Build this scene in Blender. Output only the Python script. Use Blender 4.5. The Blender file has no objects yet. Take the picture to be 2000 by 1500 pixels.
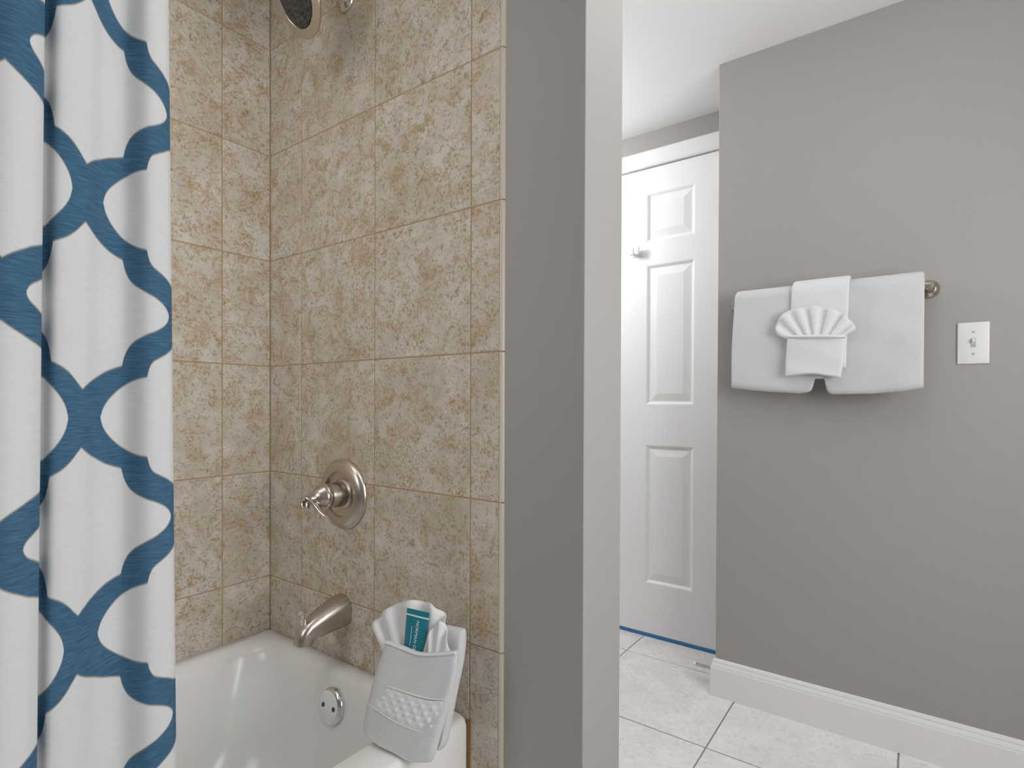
import bpy, bmesh, math, random
from mathutils import Vector, Matrix
random.seed(7)
R = math.radians
scene = bpy.context.scene
C = scene.collection

# ------------------------------------------------------------------ camera
cam_data = bpy.data.cameras.new('camera')
cam = bpy.data.objects.new('camera', cam_data); C.objects.link(cam)
YAW, PITCH, ROLL = -0.6329, -0.0079, 0.0036
fw = Vector((math.sin(YAW)*math.cos(PITCH), math.cos(YAW)*math.cos(PITCH), math.sin(PITCH)))
rt = Vector((math.cos(YAW), -math.sin(YAW), 0)); up = rt.cross(fw)
r2 = math.cos(ROLL)*rt + math.sin(ROLL)*up; u2 = -math.sin(ROLL)*rt + math.cos(ROLL)*up
m = Matrix((r2, u2, -fw)).transposed().to_4x4(); m.translation = Vector((1.5335, -0.8937, 1.02))
cam.matrix_world = m
cam_data.sensor_fit = 'HORIZONTAL'; cam_data.sensor_width = 36.0
cam_data.lens = 1080.1*36/2000
cam_data.shift_x = (1000-997.7)/2000; cam_data.shift_y = (795.4-750)/2000
cam_data.clip_start = 0.02
scene.camera = cam

# ------------------------------------------------------------------ world, lights, exposure
world = bpy.data.worlds.new('world'); scene.world = world; world.use_nodes = True
bg = world.node_tree.nodes['Background']
bg.inputs[0].default_value = (0.55, 0.75, 1.0, 1); bg.inputs[1].default_value = 0.6
scene.view_settings.view_transform = 'Standard'; scene.view_settings.look = 'None'
scene.view_settings.exposure = 0.06; scene.view_settings.gamma = 1.0
scene.view_settings.use_curve_mapping = False

def area(name, loc, target, sx, sy, power, col=(1, 1, 1)):
    d = bpy.data.lights.new(name, 'AREA'); d.shape = 'RECTANGLE'; d.size = sx; d.size_y = sy
    d.energy = power; d.color = col
    o = bpy.data.objects.new(name, d); C.objects.link(o); o.location = loc
    o.rotation_euler = (Vector(target)-Vector(loc)).to_track_quat('-Z', 'Y').to_euler()
    return o
# bathroom ceiling globe, added fill lights beside the camera, at the tub foot and over the tub, globe by the door
def bulb(name, loc, radius, power, col=(1, 1, 1)):
    d = bpy.data.lights.new(name, 'POINT'); d.shadow_soft_size = radius; d.energy = power; d.color = col
    o = bpy.data.objects.new(name, d); C.objects.link(o); o.location = loc; return o
bulb('ceiling_lamp', (1.40, 0.25, 1.98), 0.16, 3.6, (1.0, 0.99, 0.98))
area('side_fill_light', (2.46, -0.10, 1.15), (0.8, 0.0, 0.95), 1.2, 1.2, 27.0, (1.0, 0.995, 0.99))  # unseen fill added to brighten surfaces facing the right side
area('alcove_fill_light', (0.40, -1.52, 1.30), (0.55, 0.0, 0.9), 0.5, 0.9, 5.2, (1.0, 1.0, 1.0))  # unseen fill added to light the tiled end and grade the partition
area('tub_fill_light', (0.42, -0.80, 2.19), (0.42, -0.70, 0), 0.55, 0.9, 4.0, (1.0, 0.985, 0.965))  # soft overhead fill added to lift the tub tiles
bulb('entry_lamp', (-0.02, 0.80, 1.92), 0.16, 22.0, (0.98, 0.99, 1.0))

# ------------------------------------------------------------------ helpers
def srgb(r, g, b):
    f = lambda c: (c/255/12.92) if c/255 <= 0.04045 else ((c/255+0.055)/1.055)**2.4
    return (f(r), f(g), f(b), 1)

def tag(o, label=None, cat=None, group=None, kind=None):
    if label: o['label'] = label
    if cat: o['category'] = cat
    if group: o['group'] = group
    if kind: o['kind'] = kind
    return o

def link(o, parent=None):
    C.objects.link(o)
    if parent is not None: o.parent = parent
    return o

def empty(name, loc=(0, 0, 0)):
    o = bpy.data.objects.new(name, None); o.location = loc; o.empty_display_size = 0.05
    return link(o)

def mesh_obj(name, verts, faces, mat, parent=None, smooth=False):
    me = bpy.data.meshes.new(name); me.from_pydata([tuple(v) for v in verts], [], faces); me.update()
    if mat: me.materials.append(mat)
    if smooth:
        for p in me.polygons: p.use_smooth = True
    o = bpy.data.objects.new(name, me); link(o, parent)
    if parent is not None:      # vertices are given in world space
        o.matrix_parent_inverse = Matrix.Translation(-parent.location)
    return o

def bm_obj(name, bm, mat, parent=None, smooth=False, autosmooth=None):
    bmesh.ops.recalc_face_normals(bm, faces=bm.faces)
    me = bpy.data.meshes.new(name); bm.to_mesh(me); bm.free()
    if mat: me.materials.append(mat)
    if smooth:
        for p in me.polygons: p.use_smooth = True
        if autosmooth is not None: me.set_sharp_from_angle(angle=R(autosmooth))
    o = bpy.data.objects.new(name, me); link(o, parent)
    if parent is not None: o.matrix_parent_inverse = Matrix.Translation(-parent.location)
    return o

def add_box(bm, lo, hi, bev=0.0, seg=1):
    lo = Vector(lo); hi = Vector(hi); c = (lo+hi)/2; s = hi-lo
    ret = bmesh.ops.create_cube(bm, size=1.0, matrix=Matrix.Translation(c) @ Matrix.Diagonal((s.x, s.y, s.z, 1)))
    if bev > 0:
        es = list({e for v in ret['verts'] for e in v.link_edges})
        bmesh.ops.bevel(bm, geom=es, offset=bev, segments=seg, affect='EDGES', profile=0.5)

def box(name, lo, hi, mat, parent=None, bev=0.0, seg=1, smooth=False):
    bm = bmesh.new(); add_box(bm, lo, hi, bev, seg)
    return bm_obj(name, bm, mat, parent, smooth, 40 if smooth else None)

def loft(bm, rings, cap0=True, cap1=True, closed=True):
    vs = [[bm.verts.new(p) for p in r] for r in rings]
    n = len(rings[0])
    for i in range(len(vs)-1):
        for j in range(n if closed else n-1):
            k = (j+1) % n
            bm.faces.new((vs[i][j], vs[i][k], vs[i+1][k], vs[i+1][j]))
    if cap0: bm.faces.new(vs[0][::-1])
    if cap1: bm.faces.new(vs[-1])
    return vs

def frame_of(axis):
    a = Vector(axis).normalized()
    h = Vector((0, 0, 1)) if abs(a.z) < 0.9 else Vector((1, 0, 0))
    x = h.cross(a).normalized(); y = a.cross(x)
    return x, y, a

def lathe(name, base, axis, prof, mat, parent=None, n=48, autosmooth=35):
    """prof: (radius, distance along axis)"""
    x, y, a = frame_of(axis); base = Vector(base)
    bm = bmesh.new(); rings = []
    for r, d in prof:
        r = max(r, 1e-5)
        rings.append([base + a*d + (x*math.cos(2*math.pi*i/n)+y*math.sin(2*math.pi*i/n))*r for i in range(n)])
    loft(bm, rings)
    return bm_obj(name, bm, mat, parent, True, autosmooth)

def smooth_path(pts, sub=8):
    P = [Vector(p) for p in pts]; out = []
    for i in range(len(P)-1):
        p0 = P[max(i-1, 0)]; p1 = P[i]; p2 = P[i+1]; p3 = P[min(i+2, len(P)-1)]
        for k in range(sub):
            t = k/sub
            out.append(0.5*((2*p1)+(p2-p0)*t+(2*p0-5*p1+4*p2-p3)*t*t+(-p0+3*p1-3*p2+p3)*t**3))
    out.append(P[-1]); return out

def tube(name, pts, radii, mat, parent=None, n=16, sub=8, flat=1.0, flat_dir=None):
    path = smooth_path(pts, sub); rs = []
    m_ = len(radii)-1
    for i in range(len(path)):
        t = i/(len(path)-1)*m_; k = min(int(t), m_-1); rs.append(radii[k]+(radii[k+1]-radii[k])*(t-k))
    bm = bmesh.new(); rings = []; px = None
    for i, p in enumerate(path):
        d = (path[min(i+1, len(path)-1)]-path[max(i-1, 0)]).normalized()
        if flat_dir is not None:
            x = Vector(flat_dir); x = (x-d*x.dot(d)).normalized()
        elif px is None: x = frame_of(d)[0]
        else: x = (px-d*px.dot(d)).normalized()
        px = x; y = d.cross(x)
        rings.append([p+(x*math.cos(2*math.pi*j/n)*flat+y*math.sin(2*math.pi*j/n))*rs[i] for j in range(n)])
    loft(bm, rings)
    return bm_obj(name, bm, mat, parent, True, 50)

# ------------------------------------------------------------------ materials
class NT:
    def __init__(s, name):
        s.m = bpy.data.materials.new(name); s.m.use_nodes = True; s.t = s.m.node_tree
        s.b = s.t.nodes['Principled BSDF']
    def n(s, kind, **kw):
        nd = s.t.nodes.new(kind)
        for k, v in kw.items(): setattr(nd, k, v)
        return nd
    def l(s, a, b): s.t.links.new(a, b)
    def put(s, sock, v):
        if hasattr(v, 'is_output') or isinstance(v, bpy.types.NodeSocket): s.l(v, sock)
        else: sock.default_value = v
    def math(s, op, a, b=None, c=None):
        nd = s.n('ShaderNodeMath', operation=op); s.put(nd.inputs[0], a)
        if b is not None: s.put(nd.inputs[1], b)
        if c is not None: s.put(nd.inputs[2], c)
        return nd.outputs[0]
    def mix(s, fac, a, b, mode='MIX'):
        nd = s.n('ShaderNodeMix', data_type='RGBA', blend_type=mode); s.put(nd.inputs[0], fac)
        s.put(nd.inputs[6], a); s.put(nd.inputs[7], b); return nd.outputs[2]
    def noise(s, vec, scale, detail=4, rough=0.6, dist=0.0):
        nd = s.n('ShaderNodeTexNoise'); nd.inputs['Scale'].default_value = scale
        nd.inputs['Detail'].default_value = detail; nd.inputs['Roughness'].default_value = rough
        nd.inputs['Distortion'].default_value = dist
        if vec is not None: s.l(vec, nd.inputs['Vector'])
        return nd.outputs['Fac']
    def ramp(s, fac, stops):
        nd = s.n('ShaderNodeValToRGB'); s.l(fac, nd.inputs[0]); e = nd.color_ramp.elements
        while len(e) < len(stops): e.new(0.5)
        for i, (p, c) in enumerate(stops): e[i].position = p; e[i].color = c
        return nd.outputs[0]
    def coord(s, which='Object'):
        return s.n('ShaderNodeTexCoord').outputs[which]
    def world_pos(s): return s.n('ShaderNodeNewGeometry').outputs['Position']
    def bump(s, h, strength, dist=0.002):
        nd = s.n('ShaderNodeBump'); nd.inputs['Strength'].default_value = strength; nd.inputs['Distance'].default_value = dist
        s.l(h, nd.inputs['Height']); s.l(nd.outputs[0], s.b.inputs['Normal'])
    def base(s, col, rough=0.5, metal=0.0, spec=0.5):
        s.put(s.b.inputs['Base Color'], col); s.put(s.b.inputs['Roughness'], rough)
        s.b.inputs['Metallic'].default_value = metal; s.b.inputs['Specular IOR Level'].default_value = spec

def mat_plain(name, col, rough=0.5, metal=0.0, spec=0.5, bump=0.0, bscale=200):
    t = NT(name); t.base(col, rough, metal, spec)
    if bump: t.bump(t.noise(t.world_pos(), bscale, 3), bump, 0.001)
    return t.m

def mat_paint(name, col):
    t = NT(name); p = t.world_pos()
    f = t.noise(p, 2.2, 3, 0.5)
    c2 = tuple(c*0.955 for c in col[:3])+(1,)
    t.base(t.mix(f, c2, col), 0.55, 0, 0.35)
    t.bump(t.noise(p, 260, 2), 0.12, 0.0006)
    return t.m

def mat_stone(name, light, mid, ochre, dark, rough, ochre_amt, scale=1.0):
    """mottled travertine look, shifted per tile"""
    t = NT(name)
    info = t.n('ShaderNodeObjectInfo')
    off = t.n('ShaderNodeVectorMath', operation='SCALE'); comb = t.n('ShaderNodeCombineXYZ')
    for i, k in enumerate((37.0, 91.0, 53.0)): t.l(t.math('MULTIPLY', info.outputs['Random'], k), comb.inputs[i])
    off = t.n('ShaderNodeVectorMath', operation='ADD'); t.l(t.world_pos(), off.inputs[0]); t.l(comb.outputs[0], off.inputs[1])
    v = off.outputs[0]
    big = t.noise(v, 8*scale, 5, 0.6, 0.8)
    med = t.noise(v, 20*scale, 7, 0.7, 1.0)
    fine = t.noise(v, 150*scale, 4, 0.75, 0.3)
    spots = t.noise(v, 38*scale, 8, 0.8, 1.4)
    c = t.ramp(big, [(0.34, mid), (0.64, light)])
    m1 = t.math('MULTIPLY_ADD', fine, 0.62, t.math('MULTIPLY', med, 0.62))
    f1 = t.ramp(m1, [(0.585, (0, 0, 0, 1)), (0.73, (1, 1, 1, 1))])
    c = t.mix(t.math('MULTIPLY', f1, ochre_amt), c, ochre)
    f2 = t.ramp(t.math('MULTIPLY_ADD', fine, 0.55, t.math('MULTIPLY', spots, 0.72)), [(0.655, (0, 0, 0, 1)), (0.79, (1, 1, 1, 1))])
    c = t.mix(t.math('MULTIPLY', f2, 0.8), c, dark)
    f3 = t.ramp(fine, [(0.32, (0.88, 0.88, 0.88, 1)), (0.7, (1.06, 1.06, 1.06, 1))])
    c = t.mix(1.0, c, f3, 'MULTIPLY')
    t.base(c, rough, 0, 0.4)
    t.bump(med, 0.12, 0.002)
    return t.m

M = {}
M['paint'] = mat_paint('greige_paint', (0.365, 0.35, 0.335, 1))
M['ceil'] = mat_paint('ceiling_white', (0.80, 0.80, 0.80, 1))
M['trim'] = mat_plain('trim_white', (0.80, 0.80, 0.80, 1), 0.35, 0, 0.4)
M['door'] = mat_plain('door_white', (0.86, 0.86, 0.86, 1), 0.4, 0, 0.4)
M['tile'] = mat_stone('wall_tile', srgb(217, 211, 202), srgb(196, 187, 172), srgb(176, 150, 112), srgb(136, 117, 92), 0.40, 0.9)
M['bull'] = mat_plain('tile_edge', srgb(188, 180, 165), 0.35)
M['grout'] = mat_plain('grout', srgb(176, 154, 122), 0.9, 0, 0.1, 0.3, 400)
M['caulk'] = mat_plain('stained_caulk', srgb(124, 88, 44), 0.7)
M['ftile'] = mat_stone('floor_tile', srgb(240, 239, 239), srgb(228, 225, 224), srgb(226, 218, 210), srgb(194, 190, 187), 0.35, 0.6, 0.8)
M['fgrout'] = mat_plain('floor_grout', srgb(158, 152, 147), 0.9, 0, 0.1)
M['tub'] = mat_plain('tub_enamel', (0.78, 0.78, 0.77, 1), 0.2, 0, 0.5)
M['carpet'] = mat_plain('blue_carpet', srgb(122, 166, 196), 0.95, 0, 0.1)
M['chrome'] = mat_plain('chrome', (0.75, 0.75, 0.75, 1), 0.08, 1.0)
M['dark'] = mat_plain('dark_screw', (0.08, 0.08, 0.08, 1), 0.4, 0.6)
M['plate'] = mat_plain('white_plastic', (0.76, 0.76, 0.76, 1), 0.3)
M['rubber'] = mat_plain('rubber_tip', (0.85, 0.85, 0.85, 1), 0.5)

def mat_nickel():
    t = NT('brushed_nickel'); p = t.coord('Object')
    f = t.noise(p, 60, 2)
    t.base((0.56, 0.50, 0.445, 1), t.math('MULTIPLY_ADD', f, 0.06, 0.25), 1.0)
    return t.m
M['nickel'] = mat_nickel()

def mat_showerface():
    t = NT('shower_face'); p = t.coord('Object')
    w = t.n('ShaderNodeTexNoise'); w.inputs['Scale'].default_value = 150; t.l(p, w.inputs['Vector'])
    t.base(t.ramp(w.outputs[0], [(0.35, (0.015, 0.016, 0.016, 1)), (0.75, (0.10, 0.105, 0.10, 1))]), 0.4, 0.2)
    return t.m
M['sface'] = mat_showerface()

def mat_terry(name='terry_white', scale=900, strength=0.5, col=(0.72, 0.725, 0.735, 1)):
    t = NT(name); p = t.world_pos()
    t.base(col, 0.95, 0, 0.1)
    t.b.inputs['Sheen Weight'].default_value = 0.15
    h = t.math('ADD', t.noise(p, scale, 3, 0.7), t.math('MULTIPLY', t.noise(p, scale*0.22, 2), 0.6))
    t.bump(h, strength, 0.002)
    return t.m
M['terry'] = mat_terry('terry_white', 600, 0.9, (0.69, 0.695, 0.705, 1))
M['hem'] = mat_terry('smooth_hem', 1500, 0.15, (0.72, 0.725, 0.735, 1))
M['teal'] = mat_plain('teal_plastic', (0.012, 0.20, 0.26, 1), 0.28)
M['white'] = mat_plain('white_print', (0.8, 0.85, 0.86, 1), 0.5)

def mat_curtain():
    t = NT('trellis_print')
    uv = t.n('ShaderNodeUVMap', uv_map='print').outputs[0]
    sp = t.n('ShaderNodeSeparateXYZ'); t.l(uv, sp.inputs[0])
    a = t.math('PINGPONG', sp.outputs[0], 1.0); b = t.math('PINGPONG', sp.outputs[1], 1.0)
    def curve(pts, corners):
        nd = t.n('ShaderNodeFloatCurve'); cu = nd.mapping.curves[0]
        nd.mapping.use_clip = True
        cu.points[0].location = pts[0]; cu.points[1].location = pts[-1]
        for p in pts[1:-1]: cu.points.new(*p)
        for p in cu.points:
            p.handle_type = 'VECTOR' if any(abs(p.location[0]-c) < 1e-3 for c in corners) else 'AUTO_CLAMPED'
        nd.mapping.update(); t.l(a, nd.inputs['Value']); return nd.outputs[0]
    gi = curve([(0, .745), (.05, .695), (.10, .645), (.19, .58), (.28, .54), (.365, .512), (.392, .41), (.455, .30), (.575, .215), (.70, .155), (.79, .09), (.83, .03), (.836, 0), (1, 0)], (.0, .365, .836, 1.0))
    go = curve([(0, 1), (.155, 1), (.162, .965), (.19, .89), (.29, .77), (.42, .675), (.50, .635), (.595, .61), (.618, .52), (.65, .465), (.71, .425), (.78, .385), (.86, .330), (.93, .285), (1, .235)], (0, .155, .595, 1.0))
    di = t.math('ADD', t.math('SUBTRACT', b, gi), t.math('LESS_THAN', gi, 0.004)); do = t.math('ADD', t.math('SUBTRACT', go, b), t.math('GREATER_THAN', go, 0.996))
    ins = t.math('MINIMUM', di, do)
    mask = t.math('GREATER_THAN', ins, 0.0)
    edge = t.math('LESS_THAN', t.math('ABSOLUTE', ins), 0.012)
    p = t.world_pos()
    mp = t.n('ShaderNodeMapping'); mp.inputs['Scale'].default_value = (1, 60, 900); t.l(p, mp.inputs[0])
    thread = t.noise(mp.outputs[0], 1.0, 2, 0.6)
    blue = t.ramp(thread, [(0.3, srgb(48, 82, 110)), (0.7, srgb(72, 108, 134))])
    wht = t.ramp(thread, [(0.3, (0.57, 0.58, 0.58, 1)), (0.7, (0.61, 0.62, 0.62, 1))])
    c = t.mix(mask, wht, blue); c = t.mix(t.math('MULTIPLY', edge, 0.55), c, srgb(112, 116, 112))
    t.base(c, 0.85, 0, 0.15)
    t.bump(thread, 0.06, 0.0008)
    return t.m
M['curtain'] = mat_curtain()

# ------------------------------------------------------------------ the setting
CEIL = 2.198
def struct(o): o['kind'] = 'structure'; return o

# floor: grout bed and separate tiles
floor = struct(box('floor', (-0.4, -1.7, -0.10), (2.6, 1.407, -0.003), M['fgrout']))
FS, FX, FY = 0.462, 1.037, 0.766
g = 0.0022
fme = None
for i in range(-4, 4):
    for j in range(-6, 2):
        x0 = FX+i*FS; y0 = FY+j*FS
        if x0+FS < 0.8 and y0+FS < 0.1: continue
        lo = (max(x0+g, -0.38), max(y0+g, -1.68), -0.003); hi = (min(x0+FS-g, 2.58), min(y0+FS-g, 1.406), 0.0)
        if hi[0]-lo[0] < 0.01 or hi[1]-lo[1] < 0.01: continue
        box('floor_tile', lo, hi, M['ftile'], floor, 0.001)
struct(box('floor_carpet', (-0.4, 1.407, -0.10), (2.6, 2.6, -0.001), M['carpet']))
struct(box('ceiling', (-0.5, -1.8, CEIL), (2.7, 1.62, CEIL+0.1), M['ceil']))

# tub-side long wall (tiled) and plumbing partition (tiled, then painted)
wl = struct(box('wall_left', (-0.12, -1.7, 0), (-0.008, 0.1, CEIL), M['paint']))
wb = struct(box('wall_back', (-0.5, 0.008, 0), (1.04, 0.165, CEIL), M['paint'], None, 0.002, 2))
box('grout', (-0.008, -1.55, 0.30), (-0.0012, 0.006, CEIL-0.002), M['grout'], wl)
box('grout', (-0.006, 0.0012, 0.0), (0.852, 0.0085, CEIL-0.002), M['grout'], wb)
T = 0.308; Z0 = 1.7405; gr = 0.0014
rows = []
z = Z0+2*T
while z > 0.05:
    rows.append((max(z-T, 0.003), min(z, CEIL-0.003))); z -= T
cols_b = [(0.0, 0.1551), (0.1551, 0.4631), (0.4631, 0.7711)]
for (za, zb) in rows:
    zlo = max(za, 0.315)
    if zb-zlo > 0.02:
        for (xa, xb) in cols_b:
            box('wall_tile', (xa+gr, 0.0, zlo+gr), (xb-gr, 0.0085, zb-gr), M['tile'], wb, 0.0012)
    box('wall_tile', (0.7711+gr, 0.0, za+gr), (0.8475, 0.0085, zb-gr), M['tile'], wb, 0.0012)
    # bullnose edge piece
    bm = bmesh.new(); prof = [(0.8475, 0.0085)]
    for k in range(9):
        an = math.pi/2*k/8; prof.append((0.8485+0.0085*math.sin(an), 0.0085-0.0085*math.cos(an)))
    rings = [[(x, y, zz) for x, y in prof] for zz in (za+gr, zb-gr)]
    loft(bm, rings); bm_obj('bullnose_edge', bm, M['bull'], wb, True, 40)
yedges = [0.0, 0.139]
while yedges[-1] < 1.5: yedges.append(min(yedges[-1]+T, 1.55))
for (za, zb) in rows:
    zlo = max(za, 0.315)
    if zb-zlo < 0.02: continue
    for ya, yb in zip(yedges[:-1], yedges[1:]):
        box('wall_tile', (-0.0085, -yb+gr, zlo+gr), (0.0, -ya-gr, zb-gr), M['tile'], wl, 0.0012)

# towel wall (closet block), far wall with the door, walls out of view
struct(box('wall_right', (0.972, 1.09, 0), (2.6, 1.58, CEIL), M['paint'], None, 0.002, 2))
DX0, DX1, DY, DTOP = 0.150, 0.889, 1.405, 2.040
OP0, OP1, OPT = DX0-0.004, DX1+0.006, DTOP+0.004
bm = bmesh.new()
add_box(bm, (-0.4, 1.40, 0), (OP0-0.02, 1.52, CEIL)); add_box(bm, (OP1+0.02, 1.40, 0), (0.974, 1.52, CEIL))
add_box(bm, (OP0-0.02, 1.40, OPT+0.02), (OP1+0.02, 1.52, CEIL))
struct(bm_obj('wall_far', bm, M['paint']))
struct(box('wall_hall', (-0.5, 0.165, 0), (-0.38, 1.52, CEIL), M['paint']))
struct(box('wall_front', (-0.12, -1.8, 0), (2.6, -1.56, CEIL), M['paint']))
struct(box('wall_side', (2.5, -1.8, 0), (2.7, 1.3, CEIL), M['paint']))

# made-up frames added out of view around two of the fill lights
def fill_frame(name, lo, hi, axis):
    bm = bmesh.new(); lo = Vector(lo); hi = Vector(hi); o = 1-axis; w = 0.06
    for side in (0, 1):
        a = lo.copy(); b = hi.copy()
        if side == 0: b[o] = lo[o]+w
        else: a[o] = hi[o]-w
        add_box(bm, a, b, 0.003)
        a = lo.copy(); b = hi.copy()
        if side == 0: b.z = lo.z+w
        else: a.z = hi.z-w
        a[o] += w; b[o] -= w
        add_box(bm, a, b, 0.003)
    return struct(bm_obj(name, bm, M['trim']))
fill_frame('fill_frame_1', (2.47, -0.87, 0.48), (2.505, 0.47, 1.82), 0)  # added frame for the side fill light
fill_frame('fill_frame_2', (0.09, -1.565, 0.79), (0.71, -1.532, 1.81), 1)  # added frame for the alcove fill light

# baseboard with moulded cap on the towel wall, turning the corner
def baseboard_profile():
    return [(0, 0), (0.014, 0), (0.014, 0.098), (0.0125, 0.102), (0.0125, 0.106), (0.010, 0.112), (0.008, 0.116), (0.0085, 0.120), (0.006, 0.127), (0, 0.129)]
bm = bmesh.new(); prof = baseboard_profile()
ra = [(2.5, 1.09-d, zz) for d, zz in prof]; rb = [(0.972-d, 1.09-d, zz) for d, zz in prof]; rc = [(0.972-d, 1.384, zz) for d, zz in prof]
loft(bm, [ra, rb, rc]); struct(bm_obj('baseboard_right', bm, M['trim']))

# door casing
def casing(bm, p0, p1, inward, w=0.066):
    """strip from p0 to p1 along its inner edge, spreading away from the opening"""
    p0 = Vector(p0); p1 = Vector(p1); o = -Vector(inward)
    pr = [(0, 0), (0, 0.011), (0.006, 0.014), (0.012, 0.012), (w-0.022, 0.017), (w-0.008, 0.019), (w, 0.016), (w, 0)]
    return [[p + o*a + Vector((0, -b, 0)) + (off if a else Vector()) for a, b in pr] for p, off in ((p0, Vector()), (p1, Vector()))]
bm = bmesh.new(); w = 0.066
pr_ = [(0, 0), (0, 0.011), (0.006, 0.014), (0.012, 0.012), (w-0.022, 0.017), (w-0.008, 0.019), (w, 0.016), (w, 0)]
rings = []
rings.append([(OP0-a, 1.40-b, 0) for a, b in pr_]); rings.append([(OP0-a, 1.40-b, OPT+a) for a, b in pr_])
rings.append([(OP1+a, 1.40-b, OPT+a) for a, b in pr_]); rings.append([(OP1+a, 1.40-b, 0) for a, b in pr_])
loft(bm, rings)
# jambs behind the casing
add_box(bm, (OP0-0.02, 1.40, 0), (OP0, 1.52, OPT+0.02)); add_box(bm, (OP1, 1.40, 0), (OP1+0.02, 1.52, OPT+0.02))
add_box(bm, (OP0, 1.40, OPT), (OP1, 1.52, OPT+0.02))
add_box(bm, (OP0, 1.442, OPT-0.012), (OP1, 1.455, OPT))
struct(bm_obj('trim_1', bm, M['trim']))

# six-panel door
door = empty('door_1', ((DX0+DX1)/2, DY, 0)); struct(door)
pcols = [(0.252, 0.460), (0.580, 0.788)]; prows = [(0.236, 0.838), (1.015, 1.620), (1.723, 1.932)]
xs = sorted({DX0, DX1, *[v for c in pcols for v in c]}); zs = sorted({0.018, DTOP, *[v for r in prows for v in r]})
bm = bmesh.new()
for i in range(len(xs)-1):
    for k in range(len(zs)-1):
        is_panel = (i in (1, 3)) and (k in (1, 3, 5))
        y0 = DY+0.0105 if is_panel else DY
        add_box(bm, (xs[i], y0, zs[k]), (xs[i+1], DY+0.034, zs[k+1]))
bmesh.ops.remove_doubles(bm, verts=bm.verts, dist=1e-5)
# drop coincident internal faces
seen = {}
for f in list(bm.faces):
    key = tuple(round(c, 4) for c in f.calc_center_median()); seen.setdefault(key, []).append(f)
dead = [f for fs in seen.values() if len(fs) > 1 for f in fs]
bmesh.ops.delete(bm, geom=dead, context='FACES')
bm_obj('door_slab', bm, M['door'], door)
for (xa, xb) in pcols:
    for (za, zb) in prows:
        bm = bmesh.new()
        def ring(ins, dep): return [(xa+ins, DY+dep, za+ins), (xb-ins, DY+dep, za+ins), (xb-ins, DY+dep, zb-ins), (xa+ins, DY+dep, zb-ins)]
        loft(bm, [ring(0.0, 0.012), ring(0.0, 0.0005), ring(0.004, 0.002), ring(0.012, 0.0095), ring(0.017, 0.0095), ring(0.044, 0.0028), ring(0.047, 0.0022)], cap0=False)
        bm_obj('panel', bm, M['door'], door)
for hz in (0.35, 1.08, 1.825):
    h = lathe('hinge', (DX1+0.002, DY-0.006, hz-0.045), (0, 0, 1), [(0.0055, 0), (0.0055, 0.028), (0.0048, 0.0285), (0.0055, 0.029), (0.0055, 0.06), (0.0048, 0.0605), (0.0055, 0.061), (0.0055, 0.09), (0.003, 0.094)], M['nickel'], door, 12)
kn = lathe('door_knob', (0.215, DY, 0.96), (0, -1, 0), [(0.032, 0), (0.032, 0.005), (0.026, 0.009), (0.011, 0.012), (0.011, 0.035), (0.024, 0.042), (0.029, 0.055), (0.024, 0.066), (0.001, 0.069)], M['nickel'], door, 32)
bm = bmesh.new()
add_box(bm, (0.514, DY-0.006, 1.664), (0.560, DY, 1.690), 0.003, 2)
for hx in (0.524, 0.549):
    add_box(bm, (hx-0.006, DY-0.030, 1.672), (hx+0.006, DY-0.004, 1.682), 0.003, 2)
    add_box(bm, (hx-0.010, DY-0.038, 1.666), (hx+0.010, DY-0.026, 1.702), 0.004, 2)
hk = bm_obj('robe_hook', bm, M['plate'], door, True, 40); hk['label'] = 'small white robe hook on the door stile'

# ------------------------------------------------------------------ bathtub
TX, TYL, TZ = 0.768, 1.53, 0.352
tub = empty('bathtub', (0.384, -0.765, 0)); tag(tub, 'white alcove bathtub below the mottled tile walls', 'bathtub')
def rrect(x0, x1, y0, y1, rad, z, n=12):
    pts = []
    for cx, cy, a0 in ((x1-rad, y1-rad, 0), (x0+rad, y1-rad, 90), (x0+rad, y0+rad, 180), (x1-rad, y0+rad, 270)):
        for k in range(n+1):
            an = R(a0+90*k/n); pts.append((cx+rad*math.cos(an), cy+rad*math.sin(an), z))
    return pts
bm = bmesh.new(); rings = []
ox0, ox1, oy0, oy1 = 0.001, TX, -TYL, -0.001
for ins, zz, rad in ((0.0, 0.003, 0.004), (0.0, 0.30, 0.004), (0.0, 0.335, 0.006), (0.003, 0.345, 0.009), (0.009, 0.3505, 0.012), (0.016, TZ, 0.016)):
    rings.append(rrect(ox0+ins*(0.15), ox1-ins, oy0+ins*0.15, oy1-ins*0.15, rad, zz))
# deck widths: wall side, apron side, foot end, drain end
def basin(t_in, zz, rad):
    return rrect(0.030+t_in*1.0, 0.678-t_in*0.6, -1.43+t_in*2.2, -0.030-t_in*1.05, rad, zz)
for t_in, zz, rad in ((0.0, 0.3515, 0.07), (0.006, 0.350, 0.075), (0.013, 0.345, 0.08), (0.019, 0.337, 0.085), (0.025, 0.322, 0.09), (0.032, 0.295, 0.095),
                      (0.048, 0.22, 0.11), (0.066, 0.13, 0.12), (0.082, 0.085, 0.13), (0.105, 0.055, 0.13), (0.14, 0.042, 0.12), (0.18, 0.038, 0.09)):
    rings.append(basin(t_in, zz, rad))
loft(bm, rings); bm_obj('tub_shell', bm, M['tub'], tub, True, 60)
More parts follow.
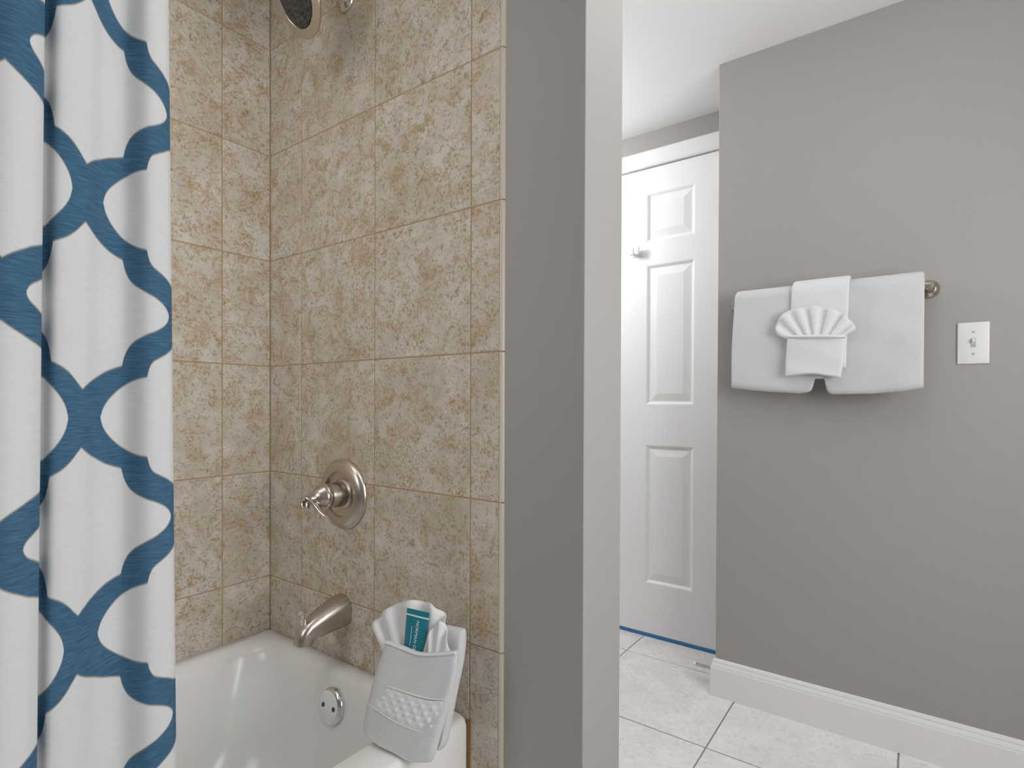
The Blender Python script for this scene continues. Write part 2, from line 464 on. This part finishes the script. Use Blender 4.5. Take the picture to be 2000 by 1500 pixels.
# overflow cover
OC = Vector((0.394, -0.0700, 0.282)); OA = Vector((0, -0.965, 0.20)).normalized()
ov = lathe('overflow_cover', OC, OA, [(0.043, -0.012), (0.043, 0.004), (0.0415, 0.008), (0.038, 0.0105), (0.0335, 0.0115), (0.001, 0.0120)], M['chrome'], tub, 48)
ov['label'] = 'round chrome overflow cover with two screws'
for sx in (-0.020, 0.020):
    s = lathe('screw', OC+OA*0.0105+Vector((sx, 0, 0)), OA, [(0.0055, 0), (0.0055, 0.002), (0.004, 0.003), (0.001, 0.0028)], M['dark'], ov, 16)
    s.matrix_parent_inverse = Matrix.Identity(4) if False else Matrix.Translation(-tub.location) @ Matrix.Identity(4)
    s.matrix_parent_inverse = ov.matrix_parent_inverse.inverted() @ Matrix.Translation(-tub.location)
cl = box('caulk_line', (0.7665, -0.006, 0.004), (0.7735, 0.0005, 0.345), M['caulk'], tub, 0.001); cl['label'] = 'brown stained caulk line at the tub end'

# ------------------------------------------------------------------ tub filler and shower fittings
# spout
sp = empty('tub_spout', (0.340, 0, 0.485)); tag(sp, 'brushed nickel tub spout with diverter knob on tile wall', 'tub spout')
bm = bmesh.new(); rings = []
def sec(c, nrm, wdt, hgt, n=28, e=2.6):
    nrm = Vector(nrm).normalized(); x = Vector((1, 0, 0)); y = nrm.cross(x).normalized(); c = Vector(c); out = []
    for k in range(n):
        an = 2*math.pi*k/n; ca, sa = math.cos(an), math.sin(an)
        out.append(c + x*wdt/2*math.copysign(abs(ca)**(2/e), ca) + y*hgt/2*math.copysign(abs(sa)**(2/e), sa))
    return out
sx = 0.345
path = [((sx, 0.0, 0.486), (0, -1, 0), 0.066, 0.080), ((sx, -0.012, 0.486), (0, -1, -0.05), 0.067, 0.081), ((sx, -0.035, 0.482), (0, -1, -0.10), 0.064, 0.076),
        ((sx, -0.062, 0.476), (0, -1, -0.16), 0.059, 0.067), ((sx, -0.084, 0.470), (0, -1, -0.28), 0.054, 0.057), ((sx, -0.099, 0.465), (0, -1, -0.55), 0.050, 0.050),
        ((sx, -0.109, 0.458), (0, -0.8, -0.9), 0.047, 0.046), ((sx, -0.114, 0.449), (0, -0.4, -1), 0.045, 0.043), ((sx, -0.116, 0.441), (0, -0.15, -1), 0.044, 0.042), ((sx, -0.117, 0.436), (0, -0.1, -1), 0.044, 0.042)]
rings = [sec(*p) for p in path]
rings.append([Vector(rings[-1][k])*0.82 + Vector((sx, -0.117, 0.436))*0.18 for k in range(28)])
rings.append([Vector(p)+Vector((0, 0, 0.012)) for p in rings[-1]])
loft(bm, rings); bm_obj('spout_body', bm, M['nickel'], sp, True, 45)
lathe('diverter_knob', (sx, -0.115, 0.482), (0, -0.12, 1), [(0.006, 0), (0.007, 0.012), (0.0075, 0.0145), (0.0045, 0.0165), (0.004, 0.026), (0.010, 0.030), (0.0105, 0.034), (0.006, 0.037), (0.001, 0.0375)], M['chrome'], sp, 24)

# shower valve
VX, VZ = 0.346, 0.785
va = empty('shower_valve', (VX, 0, VZ)); tag(va, 'brushed nickel single lever shower valve on round plate', 'shower valve')
lathe('valve_plate', (VX, 0, VZ), (0, -1, 0), [(0.090, 0), (0.0905, 0.003), (0.089, 0.006), (0.086, 0.0075), (0.084, 0.0105), (0.081, 0.013), (0.061, 0.019), (0.0585, 0.0185), (0.057, 0.008), (0.045, 0.0045), (0.001, 0.004)], M['nickel'], va, 72, 30)
lathe('valve_sleeve', (VX, -0.004, VZ), (0, -1, 0), [(0.038, 0), (0.038, 0.003), (0.0315, 0.006), (0.0305, 0.046), (0.0295, 0.048), (0.001, 0.048)], M['nickel'], va, 48, 30)
hb = lathe('handle_hub', (VX, -0.051, VZ), (0, -1, 0), [(0.0310, 0), (0.0325, 0.003), (0.0325, 0.011), (0.0300, 0.013), (0.0312, 0.016), (0.0300, 0.019), (0.0270, 0.022), (0.0225, 0.030), (0.0160, 0.036), (0.0095, 0.039), (0.0085, 0.042), (0.0100, 0.044), (0.0085, 0.048), (0.001, 0.050)], M['nickel'], va, 48, 30)
lv = tube('lever', [(VX+0.028, -0.076, VZ-0.042), (VX+0.019, -0.084, VZ-0.030), (VX+0.008, -0.092, VZ-0.012), (VX-0.001, -0.098, VZ-0.001), (VX-0.010, -0.102, VZ+0.002), (VX-0.019, -0.106, VZ-0.008), (VX-0.016, -0.106, VZ-0.020), (VX-0.006, -0.103, VZ-0.020), (VX-0.006, -0.102, VZ-0.010)],
          [0.006, 0.0100, 0.0115, 0.0110, 0.0100, 0.0100, 0.0100, 0.0085, 0.007], M['nickel'], va, 16, 6, 0.5, (0.6, 0.3, 0.7))

# shower head
HX = 0.352
sh = empty('showerhead', (HX, 0, 2.035)); tag(sh, 'brushed nickel shower head with dark nozzle face', 'shower head')
lathe('wall_flange', (HX, 0, 2.045), (0, -1, 0), [(0.031, 0), (0.031, 0.003), (0.027, 0.009), (0.016, 0.014), (0.013, 0.020), (0.001, 0.020)], M['nickel'], sh, 40)
HN = Vector((-0.14, -0.82, -0.52)).normalized(); HC = Vector((HX+0.020, -0.155, 1.955))
tube('shower_arm', [(HX, 0.0, 2.045), (HX, -0.04, 2.048), (HX, -0.08, 2.040), HC-HN*0.062, HC-HN*0.045], [0.0105, 0.0105, 0.0105, 0.0105, 0.0105], M['nickel'], sh, 20)
lathe('head_shell', HC, HN, [(0.012, -0.066), (0.016, -0.058), (0.017, -0.046), (0.024, -0.040), (0.048, -0.028), (0.072, -0.013), (0.081, -0.006), (0.0835, -0.002), (0.0825, 0.001), (0.062, 0.004), (0.060, 0.002), (0.001, 0.002)], M['nickel'], sh, 64, 30)
lathe('nozzle_face', HC, HN, [(0.060, 0.000), (0.060, 0.004), (0.054, 0.007), (0.050, 0.0062), (0.046, 0.008), (0.040, 0.0072), (0.036, 0.009), (0.030, 0.008), (0.024, 0.0095), (0.018, 0.0085), (0.010, 0.010), (0.001, 0.010)], M['sface'], sh, 64, 20)

# curtain rod (above the frame) carrying the curtain
rod = empty('curtain_rod', (0.835, 0, 1.985)); tag(rod, 'straight nickel shower curtain rod above the tub', 'curtain rod')
bm = bmesh.new(); loft(bm, [[(0.845+0.0125*math.cos(2*math.pi*i/20), yy, 1.985+0.0125*math.sin(2*math.pi*i/20)) for i in range(20)] for yy in (0.006, -1.558)])
bm_obj('rod', bm, M['nickel'], rod, True, 40)

# ------------------------------------------------------------------ shower curtain
CURT = [(1.02, 0.79, -0.6005, 1.508, 0.79, -0.5936, 0.572), (0.97, 0.8, -0.5994, 1.505, 0.8, -0.5919, 0.575), (0.9, 0.812, -0.6026, 1.498, 0.812, -0.5951, 0.582), (0.8, 0.823, -0.6125, 1.487, 0.823, -0.6058, 0.592), (0.6, 0.826, -0.63, 1.476, 0.826, -0.6297, 0.605), (0.36, 0.808, -0.6466, 1.474, 0.808, -0.653, 0.611), (0.15, 0.815, -0.6669, 1.459, 0.815, -0.6778, 0.626), (0, 0.832, -0.6858, 1.44, 0.832, -0.7002, 0.645), (-0.3, 0.838, -0.7103, 1.423, 0.838, -0.7219, 0.659), (-0.48, 0.826, -0.7187, 1.424, 0.826, -0.7286, 0.657), (-0.58, 0.82, -0.7262, 1.422, 0.82, -0.7368, 0.659), (-0.66, 0.832, -0.7298, 1.415, 0.832, -0.741, 0.666), (-0.7, 0.845, -0.7266, 1.411, 0.865, -0.7393, 0.678), (-0.76, 0.856, -0.7316, 1.403, 0.876, -0.7447, 0.685), (-0.83, 0.864, -0.741, 1.394, 0.884, -0.7544, 0.694), (-1, 0.868, -0.7591, 1.382, 0.888, -0.773, 0.705), (-1.4, 0.855, -0.7924, 1.368, 0.875, -0.8065, 0.717)]
yy = -0.7924; uu = -1.4
for k in range(14):
    yy -= 0.045; uu -= 0.62
    xx = 0.848+0.022*math.cos(k*math.pi/1.5+1.0)
    CURT.append((uu, xx, yy, 1.37, xx+0.012, yy-0.014, 0.717))
def curtain_at(zz):
    pts = []
    for u_, xt, yt, zt, xb, yb, zb in CURT:
        f = (zz-zb)/(zt-zb); f = min(f, 1.45)
        pts.append(Vector((xb+(xt-xb)*f, yb+(yt-yb)*f, u_)))
    return smooth_path(pts, 6)
zs_ = [0.10+1.872*k/70 for k in range(71)]
rings = [curtain_at(zz) for zz in zs_]; nc = len(rings[0])
verts = [(p.x, p.y, zz) for r_, zz in zip(rings, zs_) for p in r_]
faces = [(i*nc+j, i*nc+j+1, (i+1)*nc+j+1, (i+1)*nc+j) for i in range(len(zs_)-1) for j in range(nc-1)]
cur = mesh_obj('shower_curtain', verts, faces, M['curtain'], None, True)
uvl = cur.data.uv_layers.new(name='print')
for lp in cur.data.loops:
    i, j = divmod(lp.vertex_index, nc)
    uvl.data[lp.index].uv = (rings[i][j].z, (zs_[i]-1.2379)/0.1178+1+20)
sol = cur.modifiers.new('thickness', 'SOLIDIFY'); sol.thickness = 0.0012; sol.offset = 0
tag(cur, 'white shower curtain printed with blue trellis pattern', 'shower curtain')

# ------------------------------------------------------------------ folded cloth helpers
def bicubic(rows_, nu, nv):
    rr = [smooth_path([Vector((a, b, 0)) for a, b in r_], nu) for r_ in rows_]
    cols = [smooth_path([r_[j] for r_ in rr], nv) for j in range(len(rr[0]))]
    return [[cols[j][i] for j in range(len(cols))] for i in range(len(cols[0]))]

def slab(bm, grid, to_world, thick, bulge, edge=0.12, wob=0.0, seed=0):
    """closed cloth slab: grid of local (a,b); front pushed out by bulge, rounded at the border"""
    ni, nj = len(grid), len(grid[0]); rnd = random.Random(seed)
    ph = [rnd.uniform(0, 6.28) for _ in range(6)]
    def prof(t):
        d = min(t, 1-t)/edge
        return 1.0 if d >= 1 else math.sqrt(max(0.0, 1-(1-d)**2))
    F = []; B = []
    for i in range(ni):
        fr, br = [], []
        for j in range(nj):
            s = j/(nj-1); t = i/(ni-1); p = prof(s)*prof(t)
            w_ = wob*(math.sin(5*s+3*t+ph[0])+0.7*math.sin(9*t-4*s+ph[1])+0.5*math.sin(13*s+7*t+ph[2]))*p
            q = grid[i][j]
            fr.append(bm.verts.new(to_world(q.x, q.y, thick/2*p+bulge(s, t)*p+w_)))
            br.append(bm.verts.new(to_world(q.x, q.y, -thick/2*p-0.0002)))
        F.append(fr); B.append(br)
    for i in range(ni-1):
        for j in range(nj-1):
            bm.faces.new((F[i][j], F[i][j+1], F[i+1][j+1], F[i+1][j])); bm.faces.new((B[i][j], B[i+1][j], B[i+1][j+1], B[i][j+1]))
    for i in range(ni-1):
        bm.faces.new((F[i][0], F[i+1][0], B[i+1][0], B[i][0])); bm.faces.new((F[i][-1], B[i][-1], B[i+1][-1], F[i+1][-1]))
    for j in range(nj-1):
        bm.faces.new((F[0][j], B[0][j], B[0][j+1], F[0][j+1])); bm.faces.new((F[-1][j], F[-1][j+1], B[-1][j+1], B[-1][j]))

def pleated_fan(bm, base0, base1, tips, to_world, off, amp, pleats, thick=0.0022, nr=14, sub=8, curl=0.0):
    tp = smooth_path([Vector((a, b, 0)) for a, b in tips], sub); n = len(tp)
    def P(j, i, side):
        t = j/(n-1); r = i/nr
        b0 = Vector((base0[0], base0[1], 0)).lerp(Vector((base1[0], base1[1], 0)), t)
        q = b0.lerp(tp[j], r)
        w_ = math.sin(t*pleats*2*math.pi); w_ = math.copysign(abs(w_)**0.7, w_)
        return to_world(q.x, q.y, off+amp*w_*(0.25+0.75*r)-curl*r*r+side)
    A = [[bm.verts.new(P(j, i, thick/2)) for i in range(nr+1)] for j in range(n)]
    Bk = [[bm.verts.new(P(j, i, -thick/2)) for i in range(nr+1)] for j in range(n)]
    for j in range(n-1):
        for i in range(nr):
            bm.faces.new((A[j][i], A[j+1][i], A[j+1][i+1], A[j][i+1])); bm.faces.new((Bk[j][i], Bk[j][i+1], Bk[j+1][i+1], Bk[j+1][i]))
        bm.faces.new((A[j][nr], A[j+1][nr], Bk[j+1][nr], Bk[j][nr])); bm.faces.new((A[j][0], Bk[j][0], Bk[j+1][0], A[j+1][0]))
    for i in range(nr):
        bm.faces.new((A[0][i], A[0][i+1], Bk[0][i+1], Bk[0][i])); bm.faces.new((A[-1][i], Bk[-1][i], Bk[-1][i+1], A[-1][i+1]))

# ------------------------------------------------------------------ towel bundle on the tub corner
Q = Vector((0.7462, -0.1809, 0.3560)); E1 = Vector((0.9903, 0.1392, 0.0000)); E2 = Vector((-0.0337, 0.2396, 0.9703)); EN = Vector((0.1350, -0.9609, 0.2419))
def tw(off0=0.0):
    return lambda a, b, d: Q + E1*a + E2*b + EN*(d+off0)
FRONT = [[(-0.0694, 0.1906), (-0.0253, 0.1867), (0.017, 0.1839), (0.0639, 0.1934), (0.1007, 0.2046)], [(-0.081, 0.1387), (-0.0291, 0.1422), (0.0206, 0.1456), (0.0642, 0.1515), (0.1024, 0.16)], [(-0.0888, 0.089), (-0.04, 0.0892), (0.01, 0.0919), (0.055, 0.0974), (0.0961, 0.1091)], [(-0.094, 0.0406), (-0.0496, 0.0371), (-0.004, 0.038), (0.0459, 0.044), (0.0877, 0.0584)], [(-0.0915, 0.018), (-0.0489, 0.0099), (-0.0052, 0.0074), (0.0367, 0.0049), (0.081, 0.0189)], [(-0.0776, 0.0096), (-0.0422, 0.0027), (0.0, 0.0), (0.0406, -0.0026), (0.0744, 0.0044)]]
BACK = [[(-0.0733, 0.1993), (-0.0159, 0.2132), (0.0412, 0.2356), (0.068, 0.2376), (0.0931, 0.2384)], [(-0.0754, 0.1437), (-0.018, 0.1557), (0.0423, 0.1722), (0.0716, 0.1793), (0.096, 0.1834)], [(-0.0785, 0.0937), (-0.0214, 0.1067), (0.0392, 0.1205), (0.0699, 0.1257), (0.0906, 0.1296)], [(-0.0815, 0.0444), (-0.0122, 0.0596), (0.0387, 0.0686), (0.066, 0.0717), (0.0865, 0.0769)], [(-0.0811, 0.0111), (-0.0177, 0.0228), (0.041, 0.0291), (0.0649, 0.0301), (0.0829, 0.0358)], [(-0.0655, 0.001), (-0.0089, 0.0104), (0.0411, 0.0156), (0.0581, 0.0149), (0.0744, 0.0167)]]
FAN = [(-0.1239, 0.197), (-0.1219, 0.2137), (-0.1155, 0.2231), (-0.1063, 0.2319), (-0.0912, 0.2458), (-0.0782, 0.2561), (-0.0543, 0.2652), (-0.0317, 0.272), (-0.0093, 0.2707), (0.0133, 0.2735), (0.03, 0.2645), (0.0437, 0.2572), (0.0543, 0.2456), (0.0537, 0.2283)]
ht = empty('hand_towel', Q); tag(ht, 'white hand towel folded into a pocket on the tub rim', 'towel')
bm = bmesh.new(); slab(bm, bicubic(FRONT, 10, 8), tw(-0.007), 0.014, lambda s, t: 0.006*math.sin(math.pi*s)*(0.3+t), 0.10, 0.0012, 1)
bm_obj('pocket', bm, M['terry'], ht, True)
bm = bmesh.new(); slab(bm, bicubic(BACK, 8, 8), tw(-0.036), 0.026, lambda s, t: 0.0, 0.10, 0.0012, 2)
bm_obj('back_fold', bm, M['terry'], ht, True)
# raised basket-weave band across the pocket
FG = bicubic(FRONT, 10, 8)
def front_pt(s, t):
    ni, nj = len(FG)-1, len(FG[0])-1
    fi, fj = t*ni, s*nj; i, j = min(int(fi), ni-1), min(int(fj), nj-1); a, b = fi-i, fj-j
    return (FG[i][j]*(1-a)*(1-b)+FG[i+1][j]*a*(1-b)+FG[i][j+1]*(1-a)*b+FG[i+1][j+1]*a*b)
def front_surf(s, t, lift):
    q = front_pt(s, t); bl = 0.006*math.sin(math.pi*s)*(0.3+t)
    return tw(-0.007)(q.x, q.y, 0.007+bl+lift)
bm = bmesh.new(); NS, NTT = 84, 36; V = []
for i in range(NTT+1):
    row = []
    for j in range(NS+1):
        s = 0.06+0.88*j/NS; u_ = j/NS; v_ = i/NTT
        t = (0.325+0.05*u_)+(0.150+0.06*u_)*v_
        ch = math.sin(u_*math.pi*13+v_*2.4)*math.sin(v_*math.pi*5+u_*1.0)
        edge_ = min(1.0, 6*v_, 6*(1-v_), 10*u_, 10*(1-u_))
        row.append(bm.verts.new(front_surf(s, t, (0.0004+0.0026*max(0.0, ch)*min(1, 2.2*u_+0.1))*edge_)))
    V.append(row)
for i in range(NTT):
    for j in range(NS): bm.faces.new((V[i][j], V[i][j+1], V[i+1][j+1], V[i+1][j]))
b_ = bm_obj('woven_band', bm, M['hem'], ht, True); b_['label'] = 'raised basket-weave band'
# stitched seams bounding the band
for t0, t1 in ((0.315, 0.365), (0.485, 0.595)):
    tube('band_seam', [front_surf(0.05+0.9*k/8, t0+(t1-t0)*k/8, -0.0002) for k in range(9)], [0.0011, 0.0014, 0.0014, 0.0011], M['hem'], ht, 8, 3)
# rolled hem along the pocket mouth
path = [front_surf(0.03+0.94*k/10, 0.030, -0.0012) for k in range(11)]
tube('pocket_hem', path, [0.0028, 0.003, 0.003, 0.0028], M['hem'], ht, 12, 4)

wc = empty('washcloth', Q+E2*0.2); tag(wc, 'white washcloth fanned out of the towel pocket on the tub', 'washcloth')
bm = bmesh.new(); pleated_fan(bm, (-0.055, 0.130), (0.045, 0.150), FAN, tw(), -0.021, 0.0080, 4.5, 0.0025, 12, 7, 0.006)
bm_obj('pleats', bm, M['hem'], wc, True)
bm = bmesh.new()
pleated_fan(bm, (0.034, 0.165), (0.070, 0.170), [(0.0285, 0.212), (0.0320, 0.226), (0.0390, 0.236), (0.0480, 0.246), (0.0570, 0.246), (0.0660, 0.233), (0.0740, 0.214), (0.0800, 0.198)], tw(), -0.010, 0.0045, 2.6, 0.0025, 10, 6, 0.0)
bm_obj('front_fold', bm, M['hem'], wc, True)

tb = empty('toiletry_tube', Q+E2*0.22); tag(tb, 'teal toiletry tube with white lettering tucked in the towel pocket', 'tube')
tl, tr, br_, bl_ = (-0.0327, 0.2576), (0.0236, 0.2575), (0.0171, 0.1847), (-0.0347, 0.1887)
# extend below the pocket mouth
def tube_pt(s, t):
    a = Vector(tl).lerp(Vector(tr), s); b = Vector(bl_).lerp(Vector(br_), s); return a+(b-a)*t
bm = bmesh.new(); rings = []
for t, th in ((0.0, 0.0014), (0.10, 0.0016), (0.14, 0.003), (0.3, 0.007), (0.6, 0.011), (1.0, 0.012), (1.25, 0.012)):
    rg = []
    for k in range(28):
        an = 2*math.pi*k/28; s = 0.5-0.5*math.copysign(abs(math.cos(an))**0.8, math.cos(an)); d = th/2*math.sin(an)
        q = tube_pt(s, t); rg.append(tw(-0.008-0.011*t)(q.x, q.y, d))
    rings.append(rg)
loft(bm, rings); bm_obj('tube_body', bm, M['teal'], tb, True, 40)
bm = bmesh.new(); rings = []
for t in (0.150, 0.185):
    rg = []
    for k in range(28):
        an = 2*math.pi*k/28; s = 0.5-0.505*math.copysign(abs(math.cos(an))**0.8, math.cos(an)); d = (0.0046+0.0006)/2*math.sin(an)+0.0003*math.copysign(1, math.sin(an))
        q = tube_pt(s, t); rg.append(tw(-0.008-0.011*t)(q.x, q.y, d*1.05))
    rings.append(rg)
loft(bm, rings); bm_obj('white_stripe', bm, M['white'], tb, True, 40)
def lettering(name, text, size, origin, xdir, ydir, mat, parent, lift=0.0):
    cu = bpy.data.curves.new(name, 'FONT'); cu.body = text; cu.size = size; cu.extrude = 0.00005; cu.align_x = 'LEFT'; cu.align_y = 'CENTER'
    o = bpy.data.objects.new(name, cu); C.objects.link(o)
    bpy.context.view_layer.update()
    me = bpy.data.meshes.new_from_object(o.evaluated_get(bpy.context.evaluated_depsgraph_get())); bpy.data.objects.remove(o)
    x = Vector(xdir).normalized(); zn = x.cross(Vector(ydir)).normalized(); y = zn.cross(x)
    mt = Matrix((x, y, zn)).transposed().to_4x4(); mt.translation = Vector(origin)
    me.transform(mt); me.materials.clear(); me.materials.append(mat); me.name = name
    o2 = bpy.data.objects.new(name, me); link(o2, parent); o2.matrix_parent_inverse = Matrix.Translation(-parent.location); return o2
def tube_face(s_, t_, d_):
    q = tube_pt(s_, t_); return tw(-0.008-0.011*t_)(q.x, q.y, d_)
def write_on_tube(text, size, s_, t_, d0, d1):
    lettering('lettering', text, size, tube_face(s_, t_, d0), tube_face(s_, 1.0, d1)-tube_face(s_, t_, d0), tube_face(1, t_, 0)-tube_face(0, t_, 0), M['white'], tb)
write_on_tube('NORMAN ORMIL', 0.0098, 0.60, 0.27, 0.0046, 0.0082)
tube('fine_print', [tube_face(0.36, 0.46, 0.0046), tube_face(0.36, 0.60, 0.0054), tube_face(0.36, 0.80, 0.0057), tube_face(0.36, 0.98, 0.0059)], [0.0004, 0.0004], M['white'], tb, 6, 3)

# ------------------------------------------------------------------ towel bar and towels on the far wall
BY, BZ = 1.030, 1.352
bar = empty('towel_bar', (1.30, 1.09, BZ)); tag(bar, 'brushed nickel towel bar holding the white towels', 'towel bar')
bm = bmesh.new(); loft(bm, [[(x, BY+0.009*math.cos(2*math.pi*i/20), BZ+0.009*math.sin(2*math.pi*i/20)) for i in range(20)] for x in (1.040, 1.5605)])
bm_obj('bar', bm, M['nickel'], bar, True, 40)
for px_ in (1.046, 1.5605):
    lathe('post', (px_, 1.09, BZ-0.004), (0, -1, 0), [(0.0255, 0), (0.0255, 0.007), (0.022, 0.013), (0.013, 0.018), (0.010, 0.026), (0.010, 0.062), (0.0085, 0.069), (0.001, 0.070)], M['nickel'], bar, 36)

def over_bar(bm, xs_, zbot, zback, yfront, yback, thick, ztop, xw=lambda x, z: x, wob=0.0015, nseg=24, seed=0):
    """cloth hung over the bar: closed section swept along x"""
    ph = random.Random(seed).uniform(0, 6)
    rings = []
    for kx, x in enumerate(xs_):
        e = min(kx, len(xs_)-1-kx); pinch = min(1.0, math.sqrt(max(0.02, 1-(1-min(1, e/3))**2)))
        zb = zbot(x); ym = (yfront+yback)/2; rad = (yback-yfront)/2
        cl = []
        for k in range(nseg+1): cl.append((yfront, zb+(ztop-rad-zb)*k/nseg))
        for k in range(1, 10):
            an = math.pi*k/10; cl.append((ym-rad*math.cos(an), ztop-rad+rad*math.sin(an)))
        for k in range(nseg+1): cl.append((yback, ztop-rad+(zback-ztop+rad)*k/nseg))
        outer, inner = [], []
        L = len(cl)
        for k, (y, z) in enumerate(cl):
            y0, z0 = cl[max(k-1, 0)]; y1, z1 = cl[min(k+1, L-1)]
            d = Vector((y1-y0, z1-z0)).normalized(); nrm = Vector((-d.y, d.x))
            endp = min(k, L-1-k)/1.6; th = thick/2*pinch*(1 if endp >= 1 else math.sqrt(max(0.03, 1-(1-endp)**2)))
            w_ = wob*math.sin(x*47+z*19+ph)*math.sin(z*31-x*13) + wob*0.6*math.sin(x*23+ph)
            outer.append((xw(x, z), y+nrm.x*th+(w_ if k < nseg else 0), z+nrm.y*th)); inner.append((xw(x, z), y-nrm.x*th+(w_ if k < nseg else 0), z-nrm.y*th))
        rings.append(outer+inner[::-1])
    loft(bm, rings)
def lerp_tab(tab):
    def f(x):
        for (xa, za), (xb, zb) in zip(tab[:-1], tab[1:]):
            if x <= xb: return za+(zb-za)*max(0, (x-xa))/(xb-xa)
        return tab[-1][1]
    return f
zb_ = lerp_tab([(1.036, 1.076), (1.045, 1.071), (1.10, 1.064), (1.154, 1.058), (1.241, 1.053), (1.262, 1.055), (1.274, 1.060), (1.280, 1.075), (1.284, 1.096), (1.309, 1.096), (1.313, 1.070), (1.318, 1.056), (1.330, 1.049), (1.426, 1.050), (1.498, 1.056), (1.551, 1.066)])
n_ = 150; xs_ = [1.041+(1.549-1.041)*k/n_ for k in range(n_+1)]
xs_ = sorted(xs_+[1.277, 1.279, 1.2815, 1.3105, 1.312, 1.3145])
bm = bmesh.new()
over_bar(bm, xs_, zb_, 1.12, 1.006, 1.056, 0.014, 1.384, lambda x, z: x+(0.010*(z-1.2)/0.18*max(0, 1-(x-1.041)/0.1) if z > 1.2 else 0), 0.0014, 26, 3)
bt = bm_obj('bath_towel', bm, M['terry'], None, True); tag(bt, 'wide white bath towel hung over the towel bar', 'towel')

h2 = empty('hand_towel', (1.29, 0.99, 1.10)); tag(h2, 'white hand towel strip over the bath towel with square pocket', 'towel')
bm = bmesh.new(); xs2 = [1.222+(1.374-1.222)*k/40 for k in range(41)]
over_bar(bm, xs2, lambda x: 1.125, 1.20, 0.990, 1.070, 0.009, 1.398, lambda x, z: x-0.006*(1.39-z)/0.2, 0.0008, 22, 5)
bm_obj('strip', bm, M['hem'], h2, True)
PK = [[(1.2125, 1.2275), (1.25, 1.2235), (1.29, 1.2215), (1.33, 1.2190), (1.3680, 1.2160)], [(1.2105, 1.185), (1.25, 1.183), (1.29, 1.182), (1.33, 1.180), (1.366, 1.176)], [(1.208, 1.140), (1.25, 1.138), (1.29, 1.137), (1.328, 1.134), (1.360, 1.132)], [(1.2075, 1.103), (1.25, 1.108), (1.29, 1.108), (1.325, 1.101), (1.354, 1.096)]]
wc_ = lambda a, b, d: Vector((a, 0.976-d, b))
bm = bmesh.new(); slab(bm, bicubic(PK, 10, 12), wc_, 0.014, lambda s, t: 0.008*math.sin(math.pi*s)*(1-0.5*t), 0.09, 0.0016, 4)
bm_obj('pocket', bm, M['hem'], h2, True)
tube('pocket_hem', [(1.214, 0.968, 1.225), (1.25, 0.960, 1.222), (1.29, 0.958, 1.220), (1.33, 0.960, 1.2175), (1.367, 0.968, 1.2145)], [0.004, 0.005, 0.005, 0.004], M['hem'], h2, 12, 6)

w2 = empty('washcloth', (1.285, 0.98, 1.22)); tag(w2, 'white washcloth fanned out of the hand towel pocket on the bar', 'washcloth')
FAN2 = [(1.184, 1.232), (1.180, 1.258), (1.187, 1.281), (1.203, 1.298), (1.22, 1.308), (1.241, 1.311), (1.262, 1.314), (1.283, 1.314), (1.306, 1.309), (1.33, 1.302), (1.349, 1.290), (1.364, 1.278), (1.375, 1.265), (1.388, 1.248), (1.391, 1.234)]
bm = bmesh.new(); pleated_fan(bm, (1.262, 1.190), (1.318, 1.188), FAN2, lambda a, b, d: Vector((a, 0.972-d, b)), 0.0, 0.0055, 6.5, 0.002, 12, 8, 0.004)
bm_obj('pleats', bm, M['hem'], w2, True)

# ------------------------------------------------------------------ light switch and door stop
sw = empty('light_switch', (1.658, 1.09, 1.189)); tag(sw, 'white toggle light switch plate beside the towels', 'light switch')
box('plate', (1.6235, 1.0845, 1.132), (1.6925, 1.0905, 1.2465), M['plate'], sw, 0.003, 3, True)
box('toggle_slot', (1.6525, 1.0838, 1.1775), (1.6635, 1.0855, 1.2025), mat_plain('slot_shadow', (0.42, 0.42, 0.41, 1), 0.5), sw, 0.0005)
bm = bmesh.new(); loft(bm, [[(1.6540, 1.084, 1.186), (1.6620, 1.084, 1.186), (1.6620, 1.084, 1.199), (1.6540, 1.084, 1.199)], [(1.6550, 1.0745, 1.194), (1.6610, 1.0745, 1.194), (1.6610, 1.0755, 1.200), (1.6550, 1.0755, 1.200)]])
bm_obj('toggle', bm, M['plate'], sw)
for zz in (1.1595, 1.2195):
    lathe('screw', (1.658, 1.0846, zz), (0, -1, 0), [(0.0035, 0), (0.003, 0.001), (0.001, 0.0011)], mat_plain('screw_head', (0.45, 0.45, 0.44, 1), 0.4, 0.3), sw, 16)

SY, SZ = 1.155, 0.058
ds = empty('door_stop', (0.958, SY, SZ)); tag(ds, 'small spring door stop with white tip on the baseboard', 'door stop')
bm = bmesh.new(); turns = 16; n = turns*10; cpts = []
pts = [Vector((0.955-0.072*k/n, SY+0.0048*math.cos(2*math.pi*k/10), SZ+0.0048*math.sin(2*math.pi*k/10)+0.0)) for k in range(n+1)]
rings = []
for i, p in enumerate(pts):
    d = (pts[min(i+1, n)]-pts[max(i-1, 0)]).normalized(); x, y, a = frame_of(d)
    rings.append([p+(x*math.cos(2*math.pi*j/6)+y*math.sin(2*math.pi*j/6))*0.0014 for j in range(6)])
loft(bm, rings); bm_obj('spring', bm, M['nickel'], ds, True)
lathe('stop_tip', (0.885, SY, SZ), (-1, 0, 0), [(0.006, 0), (0.0075, 0.002), (0.0075, 0.010), (0.005, 0.013), (0.001, 0.0135)], M['rubber'], ds, 20)
lathe('stop_base', (0.958, SY, SZ), (-1, 0, 0), [(0.009, 0), (0.009, 0.002), (0.005, 0.004), (0.001, 0.006)], M['nickel'], ds, 20)
